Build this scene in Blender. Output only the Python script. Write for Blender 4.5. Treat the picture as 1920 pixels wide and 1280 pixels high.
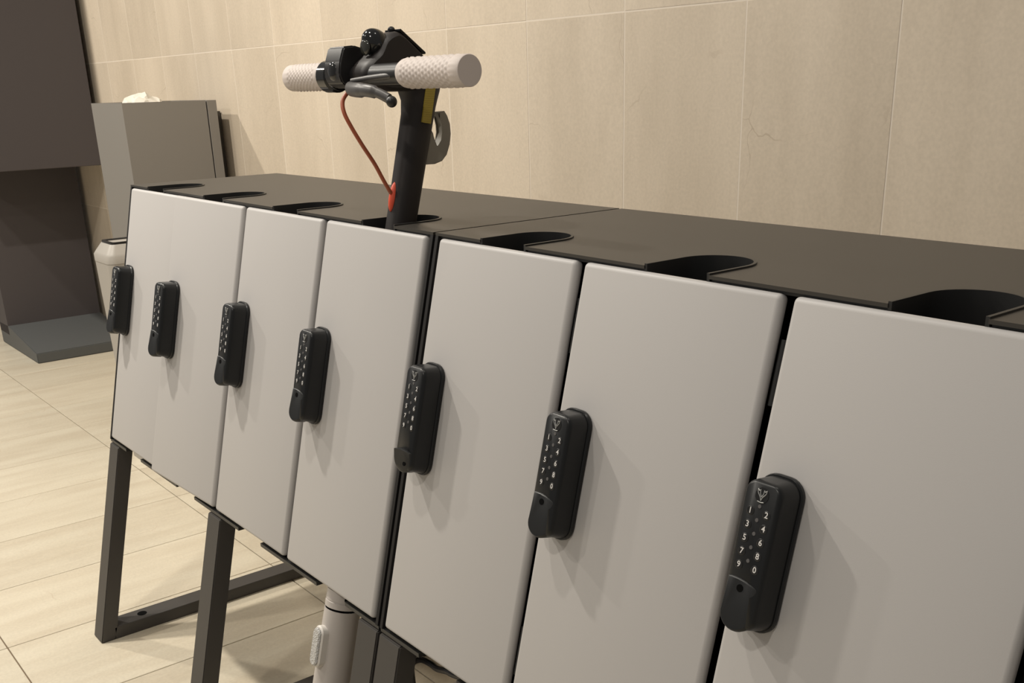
import bpy, bmesh, math, random
from mathutils import Matrix, Vector, Euler, noise

# ------------------------------------------------------------------ reset
for o in list(bpy.data.objects):
    bpy.data.objects.remove(o, do_unlink=True)
scene = bpy.context.scene
COL = scene.collection
random.seed(7)

# ------------------------------------------------------------------ camera (solved from the photograph: portrait frame cropped, hence the lens shift)
CAM_POS = Vector((2.20627, -0.74756, 1.13608))
ROW_X = Vector((0.0, 0.0, 0.0))
cam_target = Vector((0.5116 * 1.1, 0.5 * 1.1, 0.3101 * 1.1))
fwd = (cam_target - CAM_POS).normalized()
rgt = fwd.cross(Vector((0, 0, 1))).normalized()
dwn = fwd.cross(rgt)
ROLL = 0.0287
cr, sr = math.cos(ROLL), math.sin(ROLL)
r2 = rgt * cr + dwn * sr
d2 = dwn * cr - rgt * sr
cam_data = bpy.data.cameras.new('camera')
cam = bpy.data.objects.new('camera', cam_data)
COL.objects.link(cam)
cam.matrix_world = Matrix((
    (r2.x, -d2.x, -fwd.x, CAM_POS.x),
    (r2.y, -d2.y, -fwd.y, CAM_POS.y),
    (r2.z, -d2.z, -fwd.z, CAM_POS.z),
    (0, 0, 0, 1)))
cam_data.sensor_fit = 'HORIZONTAL'
cam_data.sensor_width = 36.0
cam_data.lens = 1932.56 / 1920 * 36.0
cam_data.shift_x = (960 - 973.918) / 1920
cam_data.shift_y = (888.354 - 640) / 1920
cam_data.clip_start = 0.02
cam_data.clip_end = 60
scene.camera = cam

# ------------------------------------------------------------------ world, lamps, exposure
scene.view_settings.view_transform = 'Standard'
scene.view_settings.look = 'None'
scene.view_settings.gamma = 1.0
scene.view_settings.use_curve_mapping = False
scene.view_settings.exposure = 0.0
world = bpy.data.worlds.new('hall_ambience')
scene.world = world
world.use_nodes = True
bg = world.node_tree.nodes['Background']
bg.inputs[0].default_value = (0.95, 0.92, 0.885, 1)
bg.inputs[1].default_value = 0.235


def lamp(name, loc, aim, power, size, col=(1.0, 0.935, 0.83)):
    d = bpy.data.lights.new(name, 'AREA')
    d.shape = 'DISK'
    d.size = size
    d.energy = power
    d.color = col
    o = bpy.data.objects.new(name, d)
    COL.objects.link(o)
    o.location = loc
    o.rotation_euler = (Vector(aim) - Vector(loc)).to_track_quat('-Z', 'Y').to_euler()
    return o


lamp('ceiling_downlight', (0.75, -0.62, 2.75), (0.75, -0.55, 0), 11, 0.10)
lamp('ceiling_downlight', (-0.55, -0.55, 2.75), (-0.5, -0.45, 0), 46, 0.10)
lamp('ceiling_downlight', (-2.80, -1.00, 2.75), (-2.5, -0.7, 0), 60, 0.12)
lamp('ceiling_downlight', (1.75, -1.9, 2.75), (1.75, -1.5, 0), 17, 0.14)
lamp('ceiling_downlight', (-0.9, -2.1, 2.75), (-0.9, -2.0, 0), 26, 0.14)
lamp('ceiling_downlight', (1.53, 0.10, 2.75), (1.53, 0.05, 0), 3.2, 0.08)

# ------------------------------------------------------------------ materials
def mat(name, col, rough=0.5, metal=0.0, spec=0.5, coat=0.0, bump=None):
    m = bpy.data.materials.new(name)
    m.use_nodes = True
    nt = m.node_tree
    b = nt.nodes['Principled BSDF']
    b.inputs['Base Color'].default_value = (*col, 1)
    b.inputs['Roughness'].default_value = rough
    b.inputs['Metallic'].default_value = metal
    b.inputs['Specular IOR Level'].default_value = spec
    b.inputs['Coat Weight'].default_value = coat
    if bump:
        scale, strength, dist = bump
        tc = nt.nodes.new('ShaderNodeTexCoord')
        n = nt.nodes.new('ShaderNodeTexNoise')
        n.inputs['Scale'].default_value = scale
        n.inputs['Detail'].default_value = 3
        bp = nt.nodes.new('ShaderNodeBump')
        bp.inputs['Strength'].default_value = strength
        bp.inputs['Distance'].default_value = dist
        nt.links.new(tc.outputs['Object'], n.inputs['Vector'])
        nt.links.new(n.outputs['Fac'], bp.inputs['Height'])
        nt.links.new(bp.outputs['Normal'], b.inputs['Normal'])
    return m


def stone(name, base, vein, pore, stretch, rough, spec=0.4, vary=0.10):
    """honed limestone: per-piece tone, soft stretched bands, fine grain, small dark pits"""
    m = bpy.data.materials.new(name)
    m.use_nodes = True
    nt = m.node_tree
    L = nt.links.new
    b = nt.nodes['Principled BSDF']
    b.inputs['Roughness'].default_value = rough
    b.inputs['Specular IOR Level'].default_value = spec
    tc = nt.nodes.new('ShaderNodeTexCoord')
    oi = nt.nodes.new('ShaderNodeObjectInfo')
    off = nt.nodes.new('ShaderNodeVectorMath')
    off.operation = 'MULTIPLY_ADD'
    comb = nt.nodes.new('ShaderNodeCombineXYZ')
    for i in range(3):
        L(oi.outputs['Random'], comb.inputs[i])
    off.inputs[1].default_value = (37, 53, 71)
    L(comb.outputs[0], off.inputs[0])
    L(tc.outputs['Object'], off.inputs[2])
    mp = nt.nodes.new('ShaderNodeMapping')
    mp.inputs['Scale'].default_value = stretch
    L(off.outputs[0], mp.inputs['Vector'])
    n1 = nt.nodes.new('ShaderNodeTexNoise')
    n1.inputs['Scale'].default_value = 1.0
    n1.inputs['Detail'].default_value = 5
    n1.inputs['Roughness'].default_value = 0.62
    L(mp.outputs[0], n1.inputs['Vector'])
    r1 = nt.nodes.new('ShaderNodeValToRGB')
    r1.color_ramp.elements[0].position = 0.34
    r1.color_ramp.elements[0].color = (*vein, 1)
    r1.color_ramp.elements[1].position = 0.60
    r1.color_ramp.elements[1].color = (*base, 1)
    L(n1.outputs['Fac'], r1.inputs['Fac'])
    n2 = nt.nodes.new('ShaderNodeTexNoise')
    n2.inputs['Scale'].default_value = 160
    n2.inputs['Detail'].default_value = 2
    L(off.outputs[0], n2.inputs['Vector'])
    mul = nt.nodes.new('ShaderNodeMath')
    mul.operation = 'MULTIPLY_ADD'
    mul.inputs[1].default_value = 0.22
    mul.inputs[2].default_value = 0.89
    L(n2.outputs['Fac'], mul.inputs[0])
    var = nt.nodes.new('ShaderNodeMath')
    var.operation = 'MULTIPLY_ADD'
    var.inputs[1].default_value = vary
    var.inputs[2].default_value = 1.0 - vary / 2
    L(oi.outputs['Random'], var.inputs[0])
    mm = nt.nodes.new('ShaderNodeMath')
    mm.operation = 'MULTIPLY'
    L(mul.outputs[0], mm.inputs[0])
    L(var.outputs[0], mm.inputs[1])
    vs = nt.nodes.new('ShaderNodeVectorMath')
    vs.operation = 'SCALE'
    L(r1.outputs['Color'], vs.inputs[0])
    L(mm.outputs[0], vs.inputs['Scale'])
    # sparse dark pits
    vo = nt.nodes.new('ShaderNodeTexNoise')
    vo.inputs['Scale'].default_value = 22
    vo.inputs['Detail'].default_value = 6
    vo.inputs['Roughness'].default_value = 0.7
    L(off.outputs[0], vo.inputs['Vector'])
    r2_ = nt.nodes.new('ShaderNodeValToRGB')
    r2_.color_ramp.elements[0].position = 0.74
    r2_.color_ramp.elements[0].color = (0, 0, 0, 1)
    r2_.color_ramp.elements[1].position = 0.80
    r2_.color_ramp.elements[1].color = (1, 1, 1, 1)
    L(vo.outputs['Fac'], r2_.inputs['Fac'])
    mx = nt.nodes.new('ShaderNodeMix')
    mx.data_type = 'RGBA'
    L(r2_.outputs['Color'], mx.inputs[0])
    L(vs.outputs[0], mx.inputs[6])
    mx.inputs[7].default_value = (*pore, 1)
    wn = nt.nodes.new('ShaderNodeTexNoise')
    wn.inputs['Scale'].default_value = 9
    wn.inputs['Detail'].default_value = 4
    L(off.outputs[0], wn.inputs['Vector'])
    wa = nt.nodes.new('ShaderNodeVectorMath')
    wa.operation = 'MULTIPLY_ADD'
    wa.inputs[1].default_value = (0.10, 0.10, 0.10)
    L(wn.outputs['Color'], wa.inputs[0])
    L(off.outputs[0], wa.inputs[2])
    ve = nt.nodes.new('ShaderNodeTexVoronoi')
    ve.feature = 'DISTANCE_TO_EDGE'
    ve.inputs['Scale'].default_value = 3.2
    L(wa.outputs[0], ve.inputs['Vector'])
    lt = nt.nodes.new('ShaderNodeMath')
    lt.operation = 'LESS_THAN'
    lt.inputs[1].default_value = 0.0035
    L(ve.outputs['Distance'], lt.inputs[0])
    mk = nt.nodes.new('ShaderNodeTexNoise')
    mk.inputs['Scale'].default_value = 5
    L(off.outputs[0], mk.inputs['Vector'])
    mr = nt.nodes.new('ShaderNodeValToRGB')
    mr.color_ramp.elements[0].position = 0.56
    mr.color_ramp.elements[0].color = (0, 0, 0, 1)
    mr.color_ramp.elements[1].position = 0.66
    mr.color_ramp.elements[1].color = (0.7, 0.7, 0.7, 1)
    L(mk.outputs['Fac'], mr.inputs['Fac'])
    ck = nt.nodes.new('ShaderNodeMath')
    ck.operation = 'MULTIPLY'
    L(lt.outputs[0], ck.inputs[0])
    L(mr.outputs['Color'], ck.inputs[1])
    mx2 = nt.nodes.new('ShaderNodeMix')
    mx2.data_type = 'RGBA'
    L(ck.outputs[0], mx2.inputs[0])
    L(mx.outputs[2], mx2.inputs[6])
    mx2.inputs[7].default_value = (*pore, 1)
    L(mx2.outputs[2], b.inputs['Base Color'])
    return m


M = {}
M['wall'] = stone('limestone_wall_slab', (0.615, 0.528, 0.418), (0.535, 0.455, 0.355), (0.45, 0.37, 0.28), (5.0, 5.0, 1.2), 0.55, 0.3, 0.10)
M['floor'] = stone('limestone_floor_tile', (0.640, 0.580, 0.460), (0.565, 0.496, 0.382), (0.54, 0.45, 0.34), (16.0, 2.0, 4.0), 0.30, 0.45, 0.08)
M['grout_wall'] = mat('pale_wall_grout', (0.70, 0.62, 0.52), 0.9)
M['grout_floor'] = mat('brown_floor_grout', (0.24, 0.17, 0.11), 0.9)
M['door'] = mat('light_grey_powder_coat', (0.475, 0.457, 0.445), 0.46, spec=0.45, bump=(900, 0.08, 0.0005))
M['frame'] = mat('dark_bronze_powder_coat', (0.052, 0.047, 0.043), 0.50, spec=0.5, bump=(1200, 0.10, 0.0004))
M['top'] = mat('dark_brown_top_coat', (0.035, 0.031, 0.026), 0.44, spec=0.55, bump=(900, 0.10, 0.0004))
M['inside'] = mat('black_interior', (0.012, 0.011, 0.011), 0.6, spec=0.3)
M['rubber'] = mat('black_rubber_edge', (0.016, 0.016, 0.016), 0.42, spec=0.5)
M['lock'] = mat('black_lock_casting', (0.008, 0.0085, 0.009), 0.33, spec=0.4, bump=(1500, 0.06, 0.0003))
M['knob'] = mat('black_lock_knob', (0.012, 0.0125, 0.013), 0.42, spec=0.45)
M['button'] = mat('black_button', (0.010, 0.010, 0.010), 0.30)
M['digit'] = mat('white_print', (0.66, 0.64, 0.62), 0.5)
M['dot'] = mat('grey_dot', (0.10, 0.095, 0.095), 0.45)
M['silver'] = mat('silver_print', (0.42, 0.42, 0.41), 0.35, metal=0.3)
M['hole'] = mat('black_recess', (0.004, 0.004, 0.004), 0.9, spec=0.05)
M['steel'] = mat('dull_steel', (0.25, 0.25, 0.25), 0.4, metal=0.8)
M['stem_dark'] = mat('matte_black_tube', (0.020, 0.016, 0.015), 0.5, spec=0.4)
M['gloss_black'] = mat('gloss_black_plastic', (0.010, 0.010, 0.010), 0.12, spec=0.6)
M['plastic_black'] = mat('satin_black_plastic', (0.014, 0.013, 0.013), 0.38)
M['lever'] = mat('dark_grey_lever', (0.085, 0.08, 0.078), 0.42, metal=0.3)
M['grip'] = mat('pale_pink_grey_rubber', (0.62, 0.55, 0.51), 0.6, spec=0.3)
M['light_tube'] = mat('light_grey_tube', (0.50, 0.46, 0.43), 0.38, spec=0.5)
M['white_plastic'] = mat('white_plastic', (0.72, 0.68, 0.63), 0.4)
M['orange'] = mat('orange_red_rubber', (0.70, 0.085, 0.035), 0.45)
M['cable'] = mat('orange_brown_cable', (0.36, 0.085, 0.035), 0.45)
M['hook'] = mat('grey_hook', (0.26, 0.235, 0.19), 0.45)
M['kiosk'] = mat('dark_taupe_laminate', (0.075, 0.065, 0.066), 0.55, spec=0.35)
M['kiosk_base'] = mat('dark_grey_laminate', (0.092, 0.096, 0.096), 0.5, spec=0.35)
M['bin_grey'] = mat('grey_metal_bin', (0.21, 0.195, 0.175), 0.5)
M['bin_dark'] = mat('dark_bin_back', (0.055, 0.048, 0.038), 0.6)
M['small_bin'] = mat('light_grey_bin', (0.36, 0.335, 0.30), 0.5)
M['paper'] = mat('white_paper', (0.72, 0.68, 0.60), 0.7)
M['tyre'] = mat('black_tyre', (0.015, 0.015, 0.015), 0.75)


def sticker_material():
    m = mat('yellow_warning_film', (0.36, 0.27, 0.035), 0.5)
    nt = m.node_tree
    tc = nt.nodes.new('ShaderNodeTexCoord')
    w = nt.nodes.new('ShaderNodeTexWave')
    w.bands_direction = 'Z'
    w.inputs['Scale'].default_value = 140
    w.inputs['Distortion'].default_value = 2.0
    w.inputs['Detail'].default_value = 3
    r = nt.nodes.new('ShaderNodeValToRGB')
    r.color_ramp.elements[0].color = (0.26, 0.19, 0.03, 1)
    r.color_ramp.elements[0].position = 0.2
    r.color_ramp.elements[1].color = (0.40, 0.30, 0.04, 1)
    r.color_ramp.elements[1].position = 0.5
    nt.links.new(tc.outputs['Object'], w.inputs['Vector'])
    nt.links.new(w.outputs['Fac'], r.inputs['Fac'])
    nt.links.new(r.outputs['Color'], nt.nodes['Principled BSDF'].inputs['Base Color'])
    return m


def lens_material():
    m = mat('clear_ribbed_lens', (0.55, 0.54, 0.52), 0.22, spec=0.7)
    nt = m.node_tree
    tc = nt.nodes.new('ShaderNodeTexCoord')
    v = nt.nodes.new('ShaderNodeTexVoronoi')
    v.inputs['Scale'].default_value = 420
    bp = nt.nodes.new('ShaderNodeBump')
    bp.inputs['Strength'].default_value = 0.9
    bp.inputs['Distance'].default_value = 0.002
    nt.links.new(tc.outputs['Object'], v.inputs['Vector'])
    nt.links.new(v.outputs['Distance'], bp.inputs['Height'])
    nt.links.new(bp.outputs['Normal'], nt.nodes['Principled BSDF'].inputs['Normal'])
    return m


M['dark_lens'] = mat('smoked_lens', (0.03, 0.03, 0.025), 0.10, spec=0.6)
M['sticker'] = sticker_material()
M['lens'] = lens_material()

# ------------------------------------------------------------------ mesh helpers
def tag(o, label=None, cat=None, group=None, kind=None):
    if label:
        o['label'] = label
    if cat:
        o['category'] = cat
    if group:
        o['group'] = group
    if kind:
        o['kind'] = kind
    return o


def to_mesh(name, bm, mats, smooth=False, angle=35):
    bmesh.ops.recalc_face_normals(bm, faces=bm.faces)
    me = bpy.data.meshes.new(name)
    bm.to_mesh(me)
    bm.free()
    for m in (mats if isinstance(mats, (list, tuple)) else [mats]):
        me.materials.append(m)
    if smooth:
        for p in me.polygons:
            p.use_smooth = True
        me.set_sharp_from_angle(angle=math.radians(angle))
    return me


def link(name, me, parent=None, loc=(0, 0, 0), rot=None):
    o = bpy.data.objects.new(name, me)
    COL.objects.link(o)
    if parent:
        o.parent = parent
    if rot is not None:
        o.matrix_basis = Matrix.Translation(loc) @ rot.to_4x4()
    else:
        o.location = loc
    return o


def empty(name, loc):
    o = bpy.data.objects.new(name, None)
    o.empty_display_size = 0.1
    COL.objects.link(o)
    o.location = loc
    return o


def part(name, bm, mats, parent, smooth=False, angle=35):
    """mesh given in world coordinates, hung under an unrotated Empty"""
    off = Vector((0, 0, 0))
    p = parent
    while p is not None:
        off += p.location
        p = p.parent
    bmesh.ops.translate(bm, verts=bm.verts, vec=-off)
    # keep origins near the part
    c = Vector((0, 0, 0))
    for v in bm.verts:
        c += v.co
    c /= max(1, len(bm.verts))
    bmesh.ops.translate(bm, verts=bm.verts, vec=-c)
    return link(name, to_mesh(name, bm, mats, smooth, angle), parent, c)


def box(bm, x0, x1, y0, y1, z0, z1, bevel=0.0, seg=2):
    r = bmesh.ops.create_cube(bm, size=1.0)
    vs = r['verts']
    for v in vs:
        v.co = Vector((x0 + (v.co.x + 0.5) * (x1 - x0), y0 + (v.co.y + 0.5) * (y1 - y0), z0 + (v.co.z + 0.5) * (z1 - z0)))
    if bevel:
        es = list({e for v in vs for e in v.link_edges})
        bmesh.ops.bevel(bm, geom=es, offset=bevel, segments=seg, affect='EDGES', profile=0.5)
    return bm


def prism(bm, pts, axis, a0, a1, mi=0):
    """extrude a 2D outline (two remaining axes in order) along an axis"""
    def mk(p, a):
        if axis == 'x':
            return (a, p[0], p[1])
        if axis == 'y':
            return (p[0], a, p[1])
        return (p[0], p[1], a)
    A = [bm.verts.new(mk(p, a0)) for p in pts]
    B = [bm.verts.new(mk(p, a1)) for p in pts]
    n = len(pts)
    fs = [bm.faces.new(A), bm.faces.new(list(reversed(B)))]
    for i in range(n):
        fs.append(bm.faces.new((A[i], B[i], B[(i + 1) % n], A[(i + 1) % n])))
    for f in fs:
        f.material_index = mi
    return bm


def loft(bm, rings, cap=True, mi=0):
    R = [[bm.verts.new(p) for p in r] for r in rings]
    n = len(R[0])
    fs = []
    for a, b in zip(R[:-1], R[1:]):
        for i in range(n):
            fs.append(bm.faces.new((a[i], a[(i + 1) % n], b[(i + 1) % n], b[i])))
    if cap:
        fs.append(bm.faces.new(list(reversed(R[0]))))
        fs.append(bm.faces.new(R[-1]))
    for f in fs:
        f.material_index = mi
    return bm


def tube(bm, path, radii, n=12, cap=True, mi=0, squash=None):
    path = [Vector(p) for p in path]
    if not isinstance(radii, (list, tuple)):
        radii = [radii] * len(path)
    rings = []
    up = Vector((0.123, 0.41, 0.9)).normalized()
    for i, p in enumerate(path):
        t = (path[min(i + 1, len(path) - 1)] - path[max(i - 1, 0)]).normalized()
        a = (up - t * up.dot(t)).normalized()
        b = t.cross(a)
        up = a
        ring = []
        for k in range(n):
            w = 2 * math.pi * k / n
            q = a * math.cos(w) * radii[i] + b * math.sin(w) * radii[i]
            if squash:
                q = Vector((q.x * squash[0], q.y * squash[1], q.z * squash[2]))
            ring.append(p + q)
        rings.append(ring)
    return loft(bm, rings, cap, mi)


def spline(pts, sub=8):
    P = [Vector(p) for p in pts]
    out = []
    for i in range(len(P) - 1):
        p0, p1, p2, p3 = P[max(i - 1, 0)], P[i], P[i + 1], P[min(i + 2, len(P) - 1)]
        for k in range(sub):
            t = k / sub
            out.append(0.5 * ((2 * p1) + (p2 - p0) * t + (2 * p0 - 5 * p1 + 4 * p2 - p3) * t * t + (3 * p1 - p0 - 3 * p2 + p3) * t ** 3))
    out.append(P[-1])
    return out


def spline2(pts, sub=5):
    return [(v.x, v.y) for v in spline([(a, b, 0) for a, b in pts], sub)]


def rrect(w, h, r, cz=0.0, n=7, cx=0.0):
    """rounded rectangle outline in x/z"""
    out = []
    for qx, qz, a0 in ((1, 1, 0), (-1, 1, 90), (-1, -1, 180), (1, -1, 270)):
        for k in range(n):
            a = math.radians(a0 + 90 * k / (n - 1))
            out.append((cx + qx * (w / 2 - r) + r * math.cos(a), cz + qz * (h / 2 - r) + r * math.sin(a)))
    return out


def ellipsoid(bm, c, r, u=20, v=14, mi=0):
    res = bmesh.ops.create_uvsphere(bm, u_segments=u, v_segments=v, radius=1.0)
    for q in res['verts']:
        q.co = Vector((c[0] + q.co.x * r[0], c[1] + q.co.y * r[1], c[2] + q.co.z * r[2]))
        for f in q.link_faces:
            f.material_index = mi
    return bm


# ------------------------------------------------------------------ room shell
WALL_Y = 0.853
TW, TL = 0.314, 0.6315
FX0, FY0 = -0.7007, 0.230      # a floor joint crossing
WX0 = 0.566                    # a wall joint
X_LO, X_HI = -6.6, 3.6

bm = bmesh.new()
box(bm, X_LO, X_HI, -3.4, WALL_Y + 0.02, -0.08, -0.006)
floor = tag(link('floor', to_mesh('floor', bm, M['grout_floor'])), 'polished cream limestone floor laid in long tiles', 'floor', kind='structure')
J = 0.0013
bm = bmesh.new()
box(bm, -TW / 2 + J, TW / 2 - J, -TL / 2 + J, TL / 2 - J, -0.0065, 0.0, 0.0008, 1)
tile_me = to_mesh('tile', bm, M['floor'])
k0 = math.ceil((X_LO - FX0) / TW)
k1 = math.floor((X_HI - FX0) / TW)
for j in range(-5, 1):
    for k in range(k0, k1):
        y0 = FY0 + j * TL
        if j == 0:
            continue
        link('tile', tile_me, floor, (FX0 + (k + 0.5) * TW, y0 + TL / 2, 0))
# cut row along the wall
bm = bmesh.new()
cut = WALL_Y - FY0
box(bm, -TW / 2 + J, TW / 2 - J, -cut / 2 + J, cut / 2 - J, -0.0065, 0.0, 0.0008, 1)
cut_me = to_mesh('tile', bm, M['floor'])
for k in range(k0, k1):
    link('tile', cut_me, floor, (FX0 + (k + 0.5) * TW, FY0 + cut / 2, 0))

bm = bmesh.new()
box(bm, X_LO, X_HI, WALL_Y + 0.0002, WALL_Y + 0.12, 0.0, 2.53)
wall = tag(link('wall_back', to_mesh('wall_back', bm, M['grout_wall'])), 'tall beige limestone slab wall behind the lockers', 'wall', kind='structure')
bm = bmesh.new()
JW = 0.0014
box(bm, -TW / 2 + JW, TW / 2 - JW, 0, 0.0035, -0.632 / 2 + JW, 0.632 / 2 - JW, 0.0004, 1)
slab_me = to_mesh('slab', bm, M['wall'])
for j in range(4):
    for k in range(math.ceil((X_LO - WX0) / TW), math.floor((X_HI - WX0) / TW)):
        link('slab', slab_me, wall, (WX0 + (k + 0.5) * TW, WALL_Y + random.uniform(-0.0004, 0.0002), 0.632 * (j + 0.5)))

# ------------------------------------------------------------------ scooter lockers
P = 0.275
H, D = 0.96118, 0.32758
ZB = H - 0.5214
BY = 0.12848
TH = math.atan2(BY, 0.5214)
FL = math.hypot(BY, 0.5214)               # slope length of the front
RX = Matrix.Rotation(-TH, 3, 'X')         # front frame: x right, y inward, z up the slope
UW = 1.0965
DW = 0.2590
DOOR0, DPITCH = 0.0095, 0.271
SLOT_HALF = 0.0424
SLOT_TIP = 0.098


def fr(x, y, s):
    """point in the tilted front frame (s = distance down the slope)"""
    return Vector((x, 0, H)) + RX @ Vector((0, y, -s))


def u_slot(c, half, tip, y0=0.0, n=14, grow=0.0):
    h = half + grow
    yc = tip - half
    pts = [(c - h, y0)]
    for i in range(n + 1):
        a = math.pi - math.pi * i / n
        pts.append((c + h * math.cos(a), yc + h * math.sin(a)))
    pts.append((c + h, y0))
    return pts


SLOTS = [P * (k + 0.5) - 0.001 for k in range(4)]


def notched(width, y0, y1, tip, half):
    pts = [(0, y0)]
    for c in SLOTS:
        pts += u_slot(c, half, y0 + tip, y0)
    pts += [(width, y0), (width, y1), (0, y1)]
    return pts


# ---- lock meshes, in the front frame of one lock: x right, y inward, z up, origin at lock centre on the door face
def lock_meshes():
    me = {}
    bm = bmesh.new()
    rings = []
    for w, h, r, y in ((0.0455, 0.1426, 0.0170, 0.0), (0.0475, 0.1446, 0.0180, -0.0012), (0.0475, 0.1446, 0.0180, -0.0042), (0.0455, 0.1426, 0.0170, -0.0058)):
        rings.append([(x, y, z) for x, z in rrect(w, h, r)])
    loft(bm, rings)
    me['base'] = to_mesh('lock_backplate', bm, M['lock'], True, 30)
    bm = bmesh.new()
    rings = []
    for w, h, r, y in ((0.0440, 0.1398, 0.0155, -0.005), (0.0430, 0.1378, 0.0145, -0.012), (0.0395, 0.1338, 0.0115, -0.0245), (0.0385, 0.1328, 0.0108, -0.0270), (0.0362, 0.1305, 0.0096, -0.0290), (0.0335, 0.1278, 0.0082, -0.0301)):
        rings.append([(x, y, z) for x, z in rrect(w, h, r)])
    loft(bm, rings)
    me['body'] = to_mesh('lock_body', bm, M['lock'], True, 40)
    # knob: arched top edge, sloping face, round bottom; origin at its pivot
    zt, zb, hw = 0.0277, -0.0210, 0.0170
    def outline(hw, zt, zb):
        o = []
        n = 10
        for i in range(n + 1):                      # arched top, left to right
            t = -1 + 2 * i / n
            o.append((t * hw, zt - 0.0026 * (t + 0.45) ** 2))
        rr = hw
        for i in range(15):                         # round bottom, right to left
            a = -math.pi * (i + 0.5) / 15
            o.append((rr * math.cos(a), zb + rr + rr * math.sin(a)))
        return o
    bm = bmesh.new()
    rings = []
    for sc, y, sl in ((1.0, -0.017, 0.0), (1.0, -0.0292, 0.35), (0.95, -0.0308, 0.75), (0.88, -0.0314, 1.0)):
        ring = []
        for x, z in outline(hw * sc, zt * (0.5 + 0.5 * sc), zb * sc):
            k = max(0.0, min(1.0, (zt - z) / 0.040))
            dy = -0.0034 * k * sl
            if x > 0.004:                           # facet falling away to the right
                dy += 0.60 * (x - 0.004) * min(1.0, k * 1.6) * sl
            ring.append((x, y + dy, z))
        rings.append(ring)
    loft(bm, rings)
    me['knob'] = to_mesh('lock_knob', bm, M['knob'], True, 32)
    # the same knob turned half round: its thick end now stands up as a ridge
    bm = bmesh.new()
    rings = []
    for sc_, y, sl in ((1.0, -0.017, 0.0), (1.0, -0.0285, 0.4), (0.95, -0.0304, 0.8), (0.88, -0.0311, 1.0)):
        ring = []
        o = []
        h2 = hw * sc_
        for i in range(11):
            t = -1 + 2 * i / 10
            o.append((t * h2, (0.0095 - 0.0022 * t * t) * (0.6 + 0.4 * sc_)))
        for i in range(15):
            a = -math.pi * (i + 0.5) / 15
            o.append((h2 * math.cos(a), zb * sc_ + h2 + h2 * math.sin(a)))
        for x, z in o:
            k = max(0.0, min(1.0, (z - zb) / 0.030))
            dy = -0.0052 * k * sl
            if x > 0.004:
                dy += 0.30 * (x - 0.004) * sl
            ring.append((x, y + dy, z))
        rings.append(ring)
    loft(bm, rings)
    me['knob_turned'] = to_mesh('lock_knob', bm, M['knob'], True, 32)
    bm = bmesh.new()
    tube(bm, [(0.0065, -0.0285, -0.0080), (0.0065, -0.0328, -0.0080)], [0.0030, 0.0028], 16)
    me['screw_turned'] = to_mesh('knob_screw', bm, M['hole'], True)
    bm = bmesh.new()
    tube(bm, [(-0.0010, -0.0300, 0.0190), (-0.0010, -0.0326, 0.0190)], [0.0036, 0.0034], 16)
    me['screw'] = to_mesh('knob_screw', bm, M['hole'], True)
    bm = bmesh.new()
    tube(bm, [(0, -0.0295, 0), (0, -0.0306, 0)], [0.0020, 0.0017], 12)
    me['dot'] = to_mesh('indicator_dot', bm, M['dot'], True)
    # numbered push buttons
    for ch in '1234567890':
        bm = bmesh.new()
        tube(bm, [(0, -0.0295, 0), (0, -0.0303, 0), (0, -0.0305, 0)], [0.0043, 0.0041, 0.0036], 18)
        cu = bpy.data.curves.new('digit', 'FONT')
        cu.body = ch
        cu.size = 0.0076
        cu.align_x = 'CENTER'
        cu.align_y = 'CENTER'
        cu.extrude = 0.0001
        cu.offset = 0.00012
        cu.resolution_u = 4
        to = bpy.data.objects.new('digit', cu)
        tm = bpy.data.meshes.new_from_object(to)
        bpy.data.objects.remove(to)
        n0 = len(bm.faces)
        bm2 = bmesh.new()
        bm2.from_mesh(tm)
        bpy.data.meshes.remove(tm)
        idx = {}
        for v in bm2.verts:                          # text x->x, y->z, z-> -y
            idx[v.index] = bm.verts.new((v.co.x, -0.0306 - v.co.z, v.co.y))
        for f in bm2.faces:
            try:
                nf = bm.faces.new([idx[v.index] for v in f.verts])
                nf.material_index = 1
            except ValueError:
                pass
        bm2.free()
        me['b' + ch] = to_mesh('push_button', bm, [M['button'], M['digit']])
    # crest: ring boss with a silver antler-like mark over a small bar
    bm = bmesh.new()
    tube(bm, [(0, -0.0295, 0), (0, -0.0306, 0)], [0.0075, 0.0070], 24)
    strokes = [
        [(-0.0048, 0.0052), (-0.0042, 0.0020), (-0.0012, -0.0018), (0.0, -0.0048)],
        [(0.0048, 0.0052), (0.0042, 0.0020), (0.0012, -0.0018), (0.0, -0.0048)],
        [(-0.0020, 0.0050), (-0.0016, 0.0015), (0.0, -0.0015)],
        [(0.0020, 0.0050), (0.0016, 0.0015), (0.0, -0.0015)],
        [(-0.0048, 0.0052), (-0.0030, 0.0036), (-0.0020, 0.0050)],
        [(0.0048, 0.0052), (0.0030, 0.0036), (0.0020, 0.0050)],
        [(-0.0034, -0.0057), (0.0, -0.0062), (0.0034, -0.0057)],
    ]
    for s in strokes:
        tube(bm, spline([(a, -0.0308, b) for a, b in s], 4), 0.00042, 6, mi=1)
    me['crest'] = to_mesh('lock_crest', bm, [M['button'], M['silver']], True)
    return me


LOCK = lock_meshes()
LOCK_S = 0.2312


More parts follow.
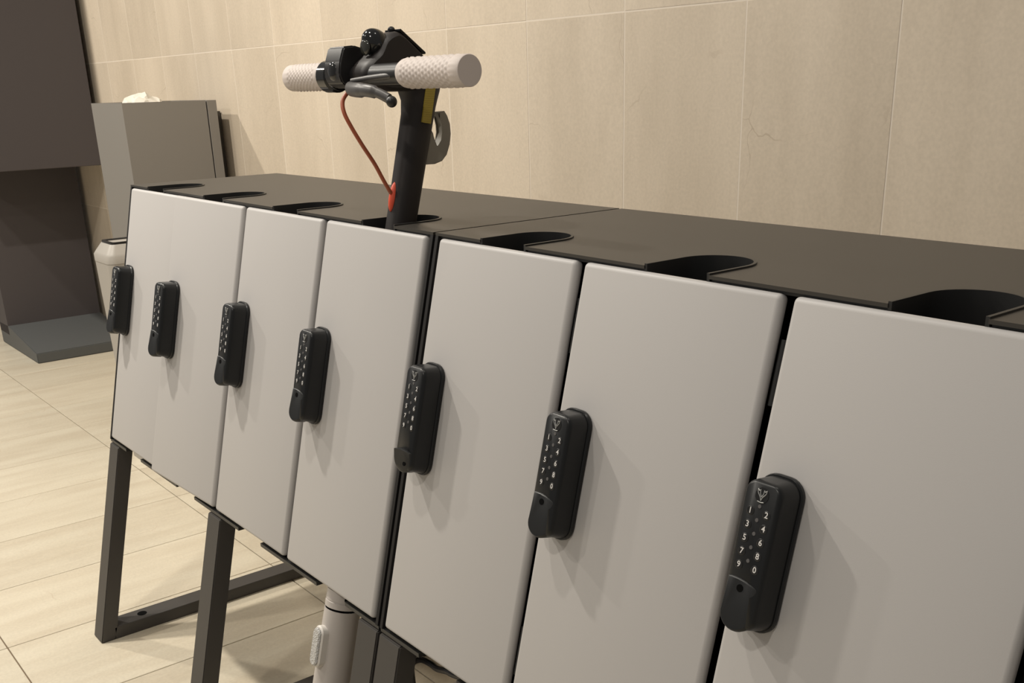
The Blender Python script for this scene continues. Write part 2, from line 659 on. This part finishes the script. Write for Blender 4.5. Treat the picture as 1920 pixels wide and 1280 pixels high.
def add_lock(parent, origin, rot, turned=False):
    lk = link('keypad_lock', LOCK['body'], parent, origin, rot)
    link('lock_backplate', LOCK['base'], lk)
    link('lock_crest', LOCK['crest'], lk, (0, 0, LOCK_S - 0.1765))
    for k, (a, b) in enumerate(('12', '34', '56', '78', '90')):
        z = LOCK_S - 0.1922 - 0.01240 * k
        link('push_button', LOCK['b' + a], lk, (-0.0087, 0, z))
        link('push_button', LOCK['b' + b], lk, (0.0087, 0, z))
        link('indicator_dot', LOCK['dot'], lk, (0, 0, z + 0.0058))
    v = '_turned' if turned else ''
    link('lock_knob', LOCK['knob' + v], lk, (0, 0, LOCK_S - 0.2805))
    link('knob_screw', LOCK['screw' + v], lk, (0, 0, LOCK_S - 0.2805))
    return lk


# ---- shared rack meshes
DH0, DH1 = 0.0055, 0.5295
bm = bmesh.new()
box(bm, -DW, 0, 0.0, 0.0142, -DH1, -DH0, 0.0058, 4)
DOOR_ME = to_mesh('door', bm, M['door'], True, 40)
bm = bmesh.new()
tube(bm, [(0.0055, 0.0115, -0.030), (0.0055, 0.0115, 0.030)], 0.0034, 10)
HINGE_ME = to_mesh('hinge', bm, M['rubber'], True)
LEG_W, LEG_D, BAR_H = 0.0512, 0.031, 0.029
LEG_X = [0.0, 0.5215, UW - LEG_W]
REAR_Y1 = D


def make_unit(x0, label, ajar, turned):
    root = empty('scooter_locker', (x0, 0, 0))
    tag(root, label, 'locker', 'scooter locker units in a row')
    T = Vector((x0, 0, 0))

    def sh(bm):
        bmesh.ops.translate(bm, verts=bm.verts, vec=T)
        return bm
    # top plate
    bm = bmesh.new()
    prism(bm, notched(UW, 0.0, D, SLOT_TIP, SLOT_HALF), 'z', H - 0.0035, H)
    part('top_plate', sh(bm), M['top'], root)
    # folded lip strips under the front edge between the slots
    ends = [0.0]
    for c in SLOTS:
        ends += [c - SLOT_HALF - 0.001, c + SLOT_HALF + 0.001]
    ends.append(UW)
    for a, b in zip(ends[0::2], ends[1::2]):
        bm = bmesh.new()
        box(bm, a, b, 0.003, 0.012, H - 0.0075, H - 0.0036, 0.0006, 1)
        part('top_lip', sh(bm), M['rubber'], root)
    # slot liners
    for c in SLOTS:
        bm = bmesh.new()
        o = u_slot(c, SLOT_HALF, SLOT_TIP, 0.001, 18, 0.0004)
        i = u_slot(c, SLOT_HALF, SLOT_TIP, 0.001, 18, -0.0030)
        pts = o + list(reversed(i))
        n = len(o)
        for z0, z1 in ((H - 0.055, H + 0.0018),):
            A = [[bm.verts.new((x, y, z)) for x, y in o] for z in (z0, z1)]
            B = [[bm.verts.new((x, y, z)) for x, y in i] for z in (z0, z1)]
            for k in range(n - 1):
                bm.faces.new((A[0][k], A[0][k + 1], A[1][k + 1], A[1][k]))
                bm.faces.new((B[0][k], B[1][k], B[1][k + 1], B[0][k + 1]))
                bm.faces.new((A[1][k], A[1][k + 1], B[1][k + 1], B[1][k]))
                bm.faces.new((A[0][k], B[0][k], B[0][k + 1], A[0][k + 1]))
            for k in (0, n - 1):
                bm.faces.new((A[0][k], A[1][k], B[1][k], B[0][k]))
        part('slot_liner', sh(bm), M['rubber'], root, True, 40)
    # bottom plate with the same notches
    bm = bmesh.new()
    prism(bm, notched(UW, -BY + 0.002, D, SLOT_TIP, SLOT_HALF), 'z', ZB - 0.004, ZB + 0.002)
    part('bottom_plate', sh(bm), M['rubber'], root)
    # sides, back, dividers
    side = [(0.0, H - 0.0036), (D, H - 0.0036), (D, ZB + 0.002), (-BY + 0.0005, ZB + 0.002)]
    for a, b in ((0.0, 0.006), (UW - 0.006, UW)):
        bm = bmesh.new()
        prism(bm, side, 'x', a, b)
        part('side_panel', sh(bm), M['inside'], root)
    bm = bmesh.new()
    box(bm, 0.006, UW - 0.006, D - 0.006, D, ZB + 0.002, H - 0.0036)
    part('back_panel', sh(bm), M['frame'], root)
    inner = [fr(0, 0.022, 0.012).yz, (D - 0.006, H - 0.012), (D - 0.006, ZB + 0.002), (fr(0, 0.022, 0.52).y, ZB + 0.002)]
    for k in range(1, 4):
        x = DOOR0 + DPITCH * k - 0.0042
        bm = bmesh.new()
        prism(bm, [tuple(q) for q in inner], 'x', x - 0.006, x + 0.006)
        part('divider', sh(bm), M['inside'], root)
    # doors and their locks
    for k in range(4):
        xl = DOOR0 + DPITCH * k
        rot = RX.copy()
        if k == ajar:
            rot = RX @ Matrix.Rotation(math.asin(0.0145 / DW), 3, 'Z')
        org = Vector((xl + DW + 0.0028, 0, H)) + RX @ Vector((0, -0.0025, 0))
        d = link('door', DOOR_ME, root, org, rot)
        if k == ajar:
            d['label'] = 'light grey door standing slightly ajar on its lock side'
        for s in (0.075, 0.455):
            link('hinge', HINGE_ME, d, (0, 0, -s))
        lp = org + rot @ Vector((-DW + 0.0338, 0.0, -LOCK_S))
        add_lock(root, lp, rot, k == turned)
    # leg frames
    yf = fr(0, 0, H / math.cos(TH)).y
    for lx in LEG_X:
        top = fr(0, 0.0, FL + 0.003)
        top2 = fr(0, LEG_D, FL + 0.003)
        t = math.tan(TH)
        pts = [(-(BY) - 0.003 * math.sin(TH), ZB - 0.0065), (-BY + LEG_D / math.cos(TH), ZB - 0.0065),
               (yf + LEG_D / math.cos(TH) + BAR_H * t, BAR_H), (yf + LEG_D / math.cos(TH), 0.0005), (yf, 0.0005)]
        bm = bmesh.new()
        prism(bm, pts, 'x', lx, lx + LEG_W)
        bmesh.ops.bevel(bm, geom=[e for e in bm.edges], offset=0.0018, segments=2, affect='EDGES')
        leg = part('front_leg', sh(bm), M['frame'], root)
        bm = bmesh.new()
        box(bm, lx, lx + LEG_W, yf + LEG_D / math.cos(TH) + 0.0005, REAR_Y1, 0.0005, BAR_H, 0.0018, 2)
        bar = part('foot_bar', sh(bm), M['frame'], root)
        bm = bmesh.new()
        tube(bm, [(lx + LEG_W / 2, yf + 0.104, BAR_H - 0.004), (lx + LEG_W / 2, yf + 0.104, BAR_H + 0.0006)], 0.0105, 18)
        part('bolt_hole', sh(bm), M['hole'], bar)
        bm = bmesh.new()
        box(bm, lx, lx + LEG_W, REAR_Y1 - LEG_D, REAR_Y1, BAR_H, ZB - 0.0065, 0.0018, 2)
        part('rear_leg', sh(bm), M['frame'], root)
    return root


make_unit(0.0, 'farther dark scooter locker with four light grey keypad doors and a scooter in it', 1, None)
make_unit(1.102, 'nearer dark scooter locker with four light grey keypad doors and empty top slots', None, 0)

# black cable sagging under the nearer locker
bm = bmesh.new()
tube(bm, spline([(1.132, -0.1, 0.3544), (1.1309, -0.1, 0.3797), (1.1392, -0.1, 0.3937), (1.159, -0.1, 0.406), (1.18, -0.1, 0.4097), (1.1976, -0.1, 0.4095), (1.2204, -0.1, 0.416), (1.2351, -0.1, 0.418), (1.2709, -0.1, 0.426), (1.2946, -0.1, 0.4295), (1.33, -0.09, 0.4305), (1.37, -0.08, 0.4308)], 6), 0.0045, 10)
tag(link('hanging_cable', to_mesh('hanging_cable', bm, M['plastic_black'], True)), 'thin black cable sagging below the nearer locker', 'cable')

# ------------------------------------------------------------------ electric scooter in the fourth slot
SX = 0.957


def axis_y(z):
    return 0.0435 + (z - 0.96) * 0.260


def axis_x(z):
    return 0.955 + (z - 0.96) * 0.012


sc = empty('electric_scooter', (axis_x(0.1), axis_y(0.1), 0))
tag(sc, 'electric scooter with black stem and pale grips parked in the farther locker', 'scooter')


def superring(cx, cy, cz, rx, ry, e=2.6, n=28, tilt=0.272):
    out = []
    for k in range(n):
        a = 2 * math.pi * k / n
        c, s = math.cos(a), math.sin(a)
        x = rx * math.copysign(abs(c) ** (2 / e), c)
        y = ry * math.copysign(abs(s) ** (2 / e), s)
        out.append((cx + x, cy + y, cz - y * tilt))
    return out


bm = bmesh.new()
secs = [superring(axis_x(z), axis_y(z), z, rx, ry) for z, rx, ry in ((0.58, 0.0180, 0.0190), (0.80, 0.0180, 0.0190), (0.96, 0.0182, 0.0194), (1.05, 0.0188, 0.0202), (1.095, 0.0192, 0.0210))]
secs += [superring(axis_x(z), axis_y(z) + dy, z, 0.0196, ry) for z, dy, ry in ((1.112, -0.0015, 0.0228), (1.124, -0.005, 0.0275), (1.136, -0.009, 0.033), (1.150, -0.012, 0.036))]
loft(bm, secs)
part('stem', bm, M['stem_dark'], sc, True, 40)
bm = bmesh.new()
loft(bm, [superring(axis_x(z), axis_y(z), z, r, r, 2.0) for z, r in ((0.402, 0.0268), (0.36, 0.0272), (0.20, 0.0280), (0.135, 0.029))])
part('lower_stem', bm, M['light_tube'], sc, True, 40)
bm = bmesh.new()
loft(bm, [superring(axis_x(z), axis_y(z), z, r, r, 2.0) for z, r in ((0.402, 0.0256), (0.4055, 0.0256))])
part('joint_gap', bm, M['hole'], sc, True, 40)
bm = bmesh.new()
loft(bm, [superring(axis_x(z), axis_y(z), z, r, r, 2.0) for z, r in ((0.4056, 0.0268), (0.4145, 0.0270), (0.4150, 0.0262), (0.4165, 0.0262), (0.417, 0.0267), (0.432, 0.0262), (0.437, 0.0150), (0.60, 0.0150))])
joint = part('folding_joint', bm, M['light_tube'], sc, True, 40)
for a in (-60, -25, 15):
    w = math.radians(a)
    z = 0.425
    c = Vector((axis_x(z) + 0.0264 * math.cos(w), axis_y(z) + 0.0264 * math.sin(w), z))
    nrm = Vector((math.cos(w), math.sin(w), 0))
    bm = bmesh.new()
    tube(bm, [c - nrm * 0.003, c + nrm * 0.0006], 0.0032, 12)
    part('screw_recess', bm, M['hole'], joint)


def oval_plate(bm, w, h, d0, d1, inset, mi=0):
    rings = []
    for ww, hh, d in ((w, h, d0), (w, h, d1 - inset), (w - 2 * inset, h - 2 * inset, d1)):
        rings.append([(x, -d, z) for x, z in rrect(ww, hh, ww / 2 - 1e-4, 0, 8)])
    loft(bm, rings, True, mi)


zr = 0.345
RSC = Matrix.Rotation(-math.atan(0.260), 3, 'X')
bm = bmesh.new()
oval_plate(bm, 0.024, 0.066, 0.015, 0.0365, 0.002)
bmesh.ops.transform(bm, matrix=Matrix.Translation((axis_x(zr) + 0.001, axis_y(zr), zr)) @ RSC.to_4x4(), verts=bm.verts)
refl = part('reflector_housing', bm, M['white_plastic'], sc, True, 40)
bm = bmesh.new()
oval_plate(bm, 0.0190, 0.060, 0.0340, 0.0405, 0.002)
bmesh.ops.transform(bm, matrix=Matrix.Translation((axis_x(zr) + 0.001, axis_y(zr), zr)) @ RSC.to_4x4(), verts=bm.verts)
part('reflector_lens', bm, M['lens'], refl, True, 40)

# head: side outline lofted across, narrower at the cheeks
HB = [(0.104, 1.138), (0.100, 1.156), (0.083, 1.1735), (0.064, 1.190), (0.050, 1.2005), (0.040, 1.2020), (0.024, 1.194), (0.012, 1.176), (-0.004, 1.164), (-0.009, 1.150), (0.002, 1.137), (0.024, 1.1300), (0.050, 1.1290), (0.080, 1.1300)]
hb = spline2(HB + [HB[0]], 3)[:-1]
cxh = sum(p[0] for p in hb) / len(hb)
czh = sum(p[1] for p in hb) / len(hb)
bm = bmesh.new()
rings = []
for x, s in ((-0.0225, 0.86), (-0.0185, 0.96), (-0.011, 1.0), (0.011, 1.0), (0.0185, 0.96), (0.0225, 0.86)):
    rings.append([(SX + x, cxh + (a - cxh) * s, czh + (b - czh) * s) for a, b in hb])
loft(bm, rings)
head = part('handlebar_head', bm, M['stem_dark'], sc, True, 40)
bm = bmesh.new()
ellipsoid(bm, (SX, 0.0215, 1.1880), (0.0180, 0.0190, 0.0190))
for v in bm.verts:
    v.co.y -= (v.co.z - 1.1885) * 0.25
hl = part('headlight', bm, M['gloss_black'], sc, True, 60)
bm = bmesh.new()
ellipsoid(bm, (SX, 0.0045, 1.184), (0.011, 0.004, 0.0105))
part('headlight_lens', bm, M['dark_lens'], hl, True, 60)
# dashboard panel lying on the sloping rear of the head
bm = bmesh.new()
d0, d1 = Vector((0, 0.0465, 1.2035)), Vector((0, 0.085, 1.1740))
t = (d1 - d0).normalized()
nn = Vector((0, -t.z, t.y))
pts = [d0, d1, d1 + nn * 0.003, d0 + nn * 0.003]
prism(bm, [(p.y, p.z) for p in pts], 'x', SX - 0.019, SX + 0.019)
bmesh.ops.bevel(bm, geom=list(bm.edges), offset=0.001, segments=2, affect='EDGES')
part('dashboard', bm, M['gloss_black'], sc, True, 40)
bm = bmesh.new()
ellipsoid(bm, (SX, 0.0460, 1.2050), (0.0055, 0.0048, 0.0042), 14, 10)
part('power_button', bm, M['gloss_black'], sc, True, 60)

# handlebar, grips, throttle collar
HY, HZ = 0.0062, 1.1505
bm = bmesh.new()
tube(bm, [(0.80, HY, HZ), (1.10, HY, HZ)], 0.0130, 18)
part('handlebar', bm, M['plastic_black'], sc, True)


def grip(x_in, x_out):
    s = 1 if x_out > x_in else -1
    Lg = abs(x_out - x_in)
    nl, na = 62, 72
    prof = []
    bm = bmesh.new()
    rings = []
    stations = [(0.0, 0.0135), (0.002, 0.0158), (0.006, 0.0172), (0.010, 0.0177)]
    for i in range(nl):
        u = 0.014 + (Lg - 0.032) * i / (nl - 1)
        stations.append((u, 0.0177))
    stations += [(Lg - 0.014, 0.0180), (Lg - 0.0012, 0.0180), (Lg, 0.0172)]
    for j, (u, r) in enumerate(stations):
        ring = []
        body = 4 <= j < 4 + nl
        for k in range(na):
            rr = r
            if body:
                a, b = (j - 4) % 4, (k + (2 if ((j - 4) // 4) % 2 else 0)) % 4
                if a in (1, 2) and b in (1, 2):
                    rr += 0.0010
            w = 2 * math.pi * k / na
            ring.append((x_in + s * u, HY + rr * math.cos(w), HZ + rr * math.sin(w)))
        rings.append(ring)
    loft(bm, rings)
    return part('grip', bm, M['grip'], sc, True, 50)


grip(1.044, 1.181)
grip(0.850, 0.746)
bm = bmesh.new()
loft(bm, [[(x, HY + r * math.cos(2 * math.pi * k / 30), HZ + r * math.sin(2 * math.pi * k / 30)) for k in range(30)] for x, r in ((0.851, 0.0190), (0.853, 0.0212), (0.874, 0.0212), (0.876, 0.0190), (0.884, 0.0190))])
part('throttle_collar', bm, M['gloss_black'], sc, True, 40)
# bell / throttle housing standing on the bar inside the collar
BX = [(-0.012, 1.186), (0.004, 1.1875), (0.025, 1.182), (0.030, 1.176), (0.030, 1.150), (0.018, 1.136), (-0.004, 1.1345), (-0.018, 1.141), (-0.0215, 1.152), (-0.019, 1.168)]
bm = bmesh.new()
prism(bm, BX, 'x', 0.888, 0.930)
bmesh.ops.bevel(bm, geom=list(bm.edges), offset=0.0022, segments=3, affect='EDGES')
hs = part('throttle_housing', bm, M['plastic_black'], sc, True, 40)
bm = bmesh.new()
ellipsoid(bm, (0.909, -0.0175, 1.156), (0.013, 0.006, 0.013))
part('bell_dome', bm, M['gloss_black'], hs, True, 60)
# brake lever: clamp, curved blade and ball tip
bm = bmesh.new()
tube(bm, spline([(0.944, -0.0145, 1.1345), (0.965, -0.0250, 1.1335), (0.990, -0.0360, 1.1330), (1.015, -0.0440, 1.1325), (1.040, -0.0470, 1.1318), (1.060, -0.0440, 1.1285), (1.078, -0.0400, 1.1215)], 6),
     [0.0075] + [0.0090] * 20 + [0.0078] * 8 + [0.0062] * 8, 14, squash=(1, 0.8, 1.0))
lev = part('brake_lever', bm, M['lever'], sc, True, 50)
bm = bmesh.new()
ellipsoid(bm, (1.0835, -0.0405, 1.1185), (0.0068, 0.0068, 0.0068), 16, 12)
part('lever_tip', bm, M['plastic_black'], lev, True, 60)
bm = bmesh.new()
tube(bm, [(0.952, -0.016, 1.1435), (0.985, -0.010, 1.146), (1.040, 0.000, 1.149)], [0.0035, 0.0040, 0.0045], 12)
part('lever_clamp', bm, M['lever'], lev, True, 50)
# orange brake cable dropping to its grommet on the stem
bm = bmesh.new()
tube(bm, spline([(0.952, -0.0175, 1.1320), (0.944, -0.0200, 1.1290), (0.945, -0.0285, 1.1190), (0.952, -0.0315, 1.1050), (0.958, -0.0265, 1.0880), (0.961, -0.0135, 1.0640), (SX, 0.0055, 1.0390), (SX, 0.0175, 1.0170), (SX, 0.0280, 0.9990)], 8), 0.0028, 10)
part('brake_cable', bm, M['cable'], sc, True, 60)
bm = bmesh.new()
ellipsoid(bm, (axis_x(0.9935), 0.0325, 0.9935), (0.0062, 0.0062, 0.0200), 16, 12)
for v in bm.verts:
    v.co.y += (v.co.z - 0.9935) * 0.26
part('cable_grommet', bm, M['orange'], sc, True, 60)
# bag hook at the back of the stem
HK = [(0.066, 1.0332), (0.0837, 1.033), (0.0995, 1.0327), (0.112, 1.0361), (0.1205, 1.0441), (0.1264, 1.0576), (0.1291, 1.0716), (0.1284, 1.0846), (0.1244, 1.0956), (0.1199, 1.102), (0.109, 1.1011), (0.1126, 1.093), (0.1148, 1.0838), (0.115, 1.0738), (0.1109, 1.0636), (0.1059, 1.055), (0.102, 1.056), (0.101, 1.0636), (0.0993, 1.0736), (0.0949, 1.0803), (0.076, 1.0803)]
bm = bmesh.new()
prism(bm, HK, 'x', SX - 0.0075, SX + 0.0075)
bmesh.ops.bevel(bm, geom=[e for e in bm.edges if abs((e.verts[0].co - e.verts[1].co).x) < 1e-5], offset=0.0016, segments=2, affect='EDGES')
part('bag_hook', bm, M['hook'], sc, True, 40)
# yellow warning film on the side of the stem
bm = bmesh.new()
q = [(0.0816, 1.132), (0.0970, 1.132), (0.0860, 1.0866), (0.0722, 1.0893)]
prism(bm, q, 'x', SX + 0.0170, SX + 0.0212)
part('warning_label', bm, M['sticker'], sc)


WX = axis_x(0.15)
# running gear below and behind the stem
def wheel(y, name):
    bm = bmesh.new()
    R0, n = 0.082, 40
    rings = []
    m = 14
    for k in range(n):
        a = 2 * math.pi * k / n
        ring = []
        for j in range(m):
            b = 2 * math.pi * j / m
            rr = R0 + 0.0255 * math.cos(b)
            ring.append((WX + 0.021 * math.sin(b), y + rr * math.cos(a), 0.1085 + rr * math.sin(a)))
        rings.append(ring)
    rings.append(rings[0])
    loft(bm, rings, False)
    bmesh.ops.remove_doubles(bm, verts=bm.verts, dist=1e-6)
    w = part(name, bm, M['tyre'], sc, True, 60)
    bm = bmesh.new()
    tube(bm, [(WX - 0.030, y, 0.1085), (WX - 0.016, y, 0.1085), (WX + 0.016, y, 0.1085), (WX + 0.030, y, 0.1085)], [0.020, 0.060, 0.060, 0.020], 28)
    part('hub', bm, M['steel'], w, True, 40)
    return w


WF, WR = -0.200, 0.630
wheel(WF, 'front_wheel')
wheel(WR, 'rear_wheel')
bm = bmesh.new()
for s in (-1, 1):
    tube(bm, [(WX + s * 0.030, axis_y(0.17), 0.17), (WX + s * 0.036, WF + 0.015, 0.13), (WX + s * 0.036, WF, 0.1085)], [0.010, 0.010, 0.011], 10)
tube(bm, [(WX - 0.036, axis_y(0.235), 0.235), (WX + 0.036, axis_y(0.235), 0.235)], 0.014, 12)
part('front_fork', bm, M['light_tube'], sc, True, 50)
for y, a0, a1 in ((WF, 20, 120), (WR, 20, 110)):
    bm = bmesh.new()
    rings = []
    for i in range(13):
        a = math.radians(a0 + (a1 - a0) * i / 12)
        ring = []
        for xx, r in ((-0.029, 0.112), (-0.024, 0.118), (0.024, 0.118), (0.029, 0.112), (0.026, 0.1105), (-0.026, 0.1105)):
            ring.append((WX + xx, y + r * math.cos(a), 0.1085 + r * math.sin(a)))
        rings.append(ring)
    loft(bm, rings)
    part('mudguard', bm, M['plastic_black'], sc, True, 40)
bm = bmesh.new()
prism(bm, [(-0.130, 0.170), (-0.100, 0.150), (-0.060, 0.130), (0.440, 0.130), (0.490, 0.140), (0.490, 0.110), (0.440, 0.078), (-0.040, 0.078), (-0.100, 0.105), (-0.150, 0.150)], 'x', WX - 0.070, WX + 0.070)
bmesh.ops.bevel(bm, geom=list(bm.edges), offset=0.006, segments=2, affect='EDGES')
part('deck', bm, M['light_tube'], sc, True, 40)
bm = bmesh.new()
box(bm, WX - 0.060, WX + 0.060, -0.040, 0.430, 0.1302, 0.1335, 0.001, 1)
part('deck_mat', bm, M['tyre'], sc)

# ------------------------------------------------------------------ dark display kiosk at the far end
kio = empty('display_kiosk', (-3.0, 0.61, 0))
tag(kio, 'dark taupe display kiosk with overhanging top and sloping grey foot', 'kiosk')
KY0, KY1 = 0.386, 0.825
bm = bmesh.new()
box(bm, -3.34, -2.755, KY0 - 0.10, KY1 - 0.005, 0.838, 2.02, 0.003, 2)
part('upper_cabinet', bm, M['kiosk'], kio)
bm = bmesh.new()
prism(bm, [(-3.34, 0.06), (-3.178, 0.06), (-3.178, 0.838), (-3.34, 0.838)], 'y', KY0, KY1)
part('recessed_panel', bm, M['kiosk'], kio)
bm = bmesh.new()
prism(bm, [(-3.34, 0.0005), (-2.731, 0.0005), (-2.731, 0.046), (-3.177, 0.104), (-3.34, 0.104)], 'y', KY0, KY1)
bmesh.ops.bevel(bm, geom=list(bm.edges), offset=0.003, segments=2, affect='EDGES')
part('sloping_foot', bm, M['kiosk_base'], kio)

# ------------------------------------------------------------------ tall grey bin by the wall
tb = empty('waste_bin', (-1.52, 0.64, 0))
tag(tb, 'tall square grey metal bin standing against the stone wall', 'bin')
BX0, BX1, BY0, BY1, BZ = -1.680, -1.372, 0.477, 0.800, 1.108
bm = bmesh.new()
t_ = 0.004
yg = 0.762
outer = [(BX0, BY0), (BX1, BY0), (BX1, yg), (BX0, yg)]
inn = [(BX0 + t_, BY0 + t_), (BX1 - t_, BY0 + t_), (BX1 - t_, yg - t_), (BX0 + t_, yg - t_)]
A = [bm.verts.new((*p, 0.0005)) for p in outer]
B = [bm.verts.new((*p, BZ)) for p in outer]
Cc = [bm.verts.new((*p, BZ)) for p in inn]
Dd = [bm.verts.new((*p, 0.90)) for p in inn]
bm.faces.new(A)
bm.faces.new(Dd)
for i in range(4):
    j = (i + 1) % 4
    bm.faces.new((A[i], A[j], B[j], B[i]))
    bm.faces.new((B[i], B[j], Cc[j], Cc[i]))
    bm.faces.new((Cc[i], Cc[j], Dd[j], Dd[i]))
part('bin_body', bm, M['bin_grey'], tb)
bm = bmesh.new()
box(bm, BX0, BX1, yg + 0.0045, BY1, 0.0005, BZ, 0.001, 1)
part('service_panel', bm, M['bin_grey'], tb)
bm = bmesh.new()
box(bm, BX0 - 0.03, BX1 - 0.09, BY1 + 0.001, WALL_Y - 0.004, 0.0005, 1.070, 0.001, 1)
part('wall_bracket', bm, M['bin_dark'], tb)

# crumpled paper showing above the bin's rim
bm = bmesh.new()
bmesh.ops.create_icosphere(bm, subdivisions=4, radius=1.0)
for v in bm.verts:
    n = v.co.normalized()
    k = 1.0 + 0.28 * noise.noise(n * 2.3 + Vector((3, 1, 5))) + 0.14 * abs(noise.noise(n * 6.0))
    z = n.z * 0.090 * k
    v.co = Vector((-1.52 + n.x * 0.095 * k, 0.600 + n.y * 0.085 * k, 1.036 + z))
tag(link('crumpled_paper', to_mesh('crumpled_paper', bm, M['paper'], True, 25)), 'crumpled white paper poking out of the tall grey bin', 'paper')

# ------------------------------------------------------------------ small swing-lid bin in front of it
SBX1, SBY0, SBZ = -1.045, 0.252, 0.679
SBX0, SBY1 = SBX1 - 0.150, SBY0 + 0.200
sb = empty('pedal_bin', ((SBX0 + SBX1) / 2, (SBY0 + SBY1) / 2, 0))
tag(sb, 'small light grey litter bin with a framed lid flap beside the far locker', 'bin')


def rr_ring(x0, x1, y0, y1, r, z, n=5):
    cx, cy = (x0 + x1) / 2, (y0 + y1) / 2
    return [(cx + a, cy + b, z) for a, b in rrect(x1 - x0, y1 - y0, r, 0, n)]


bm = bmesh.new()
tp = 0.014
loft(bm, [rr_ring(SBX0 + tp, SBX1 - tp, SBY0 + tp, SBY1 - tp, 0.022, 0.0005), rr_ring(SBX0, SBX1, SBY0, SBY1, 0.024, SBZ - 0.030)])
part('bin_body', bm, M['small_bin'], sb, True, 40)
bm = bmesh.new()
LT = SBZ + 0.026
loft(bm, [rr_ring(SBX0 - 0.001, SBX1 + 0.001, SBY0 - 0.001, SBY1 + 0.001, 0.025, SBZ - 0.0295), rr_ring(SBX0 - 0.001, SBX1 + 0.001, SBY0 - 0.001, SBY1 + 0.001, 0.025, SBZ - 0.008), rr_ring(SBX0 + 0.004, SBX1 - 0.004, SBY0 + 0.004, SBY1 - 0.004, 0.022, SBZ), rr_ring(SBX0 + 0.022, SBX1 - 0.022, SBY0 + 0.022, SBY1 - 0.022, 0.016, LT)])
lid = part('lid', bm, M['small_bin'], sb, True, 40)
bm = bmesh.new()
o1 = rr_ring(SBX0 + 0.025, SBX1 - 0.025, SBY0 + 0.025, SBY1 - 0.035, 0.012, LT + 0.0005)
o2 = rr_ring(SBX0 + 0.025, SBX1 - 0.025, SBY0 + 0.025, SBY1 - 0.035, 0.012, LT + 0.007)
i2 = rr_ring(SBX0 + 0.034, SBX1 - 0.034, SBY0 + 0.034, SBY1 - 0.050, 0.008, LT + 0.006)
i1 = rr_ring(SBX0 + 0.034, SBX1 - 0.034, SBY0 + 0.034, SBY1 - 0.050, 0.008, LT + 0.0005)
loft(bm, [o1, o2, i2, i1], False)
part('flap_frame', bm, M['plastic_black'], lid, True, 40)
bm = bmesh.new()
loft(bm, [rr_ring(SBX0 + 0.035, SBX1 - 0.035, SBY0 + 0.035, SBY1 - 0.051, 0.008, LT + 0.0003), rr_ring(SBX0 + 0.035, SBX1 - 0.035, SBY0 + 0.035, SBY1 - 0.051, 0.008, LT + 0.0025)])
part('flap', bm, M['small_bin'], lid)
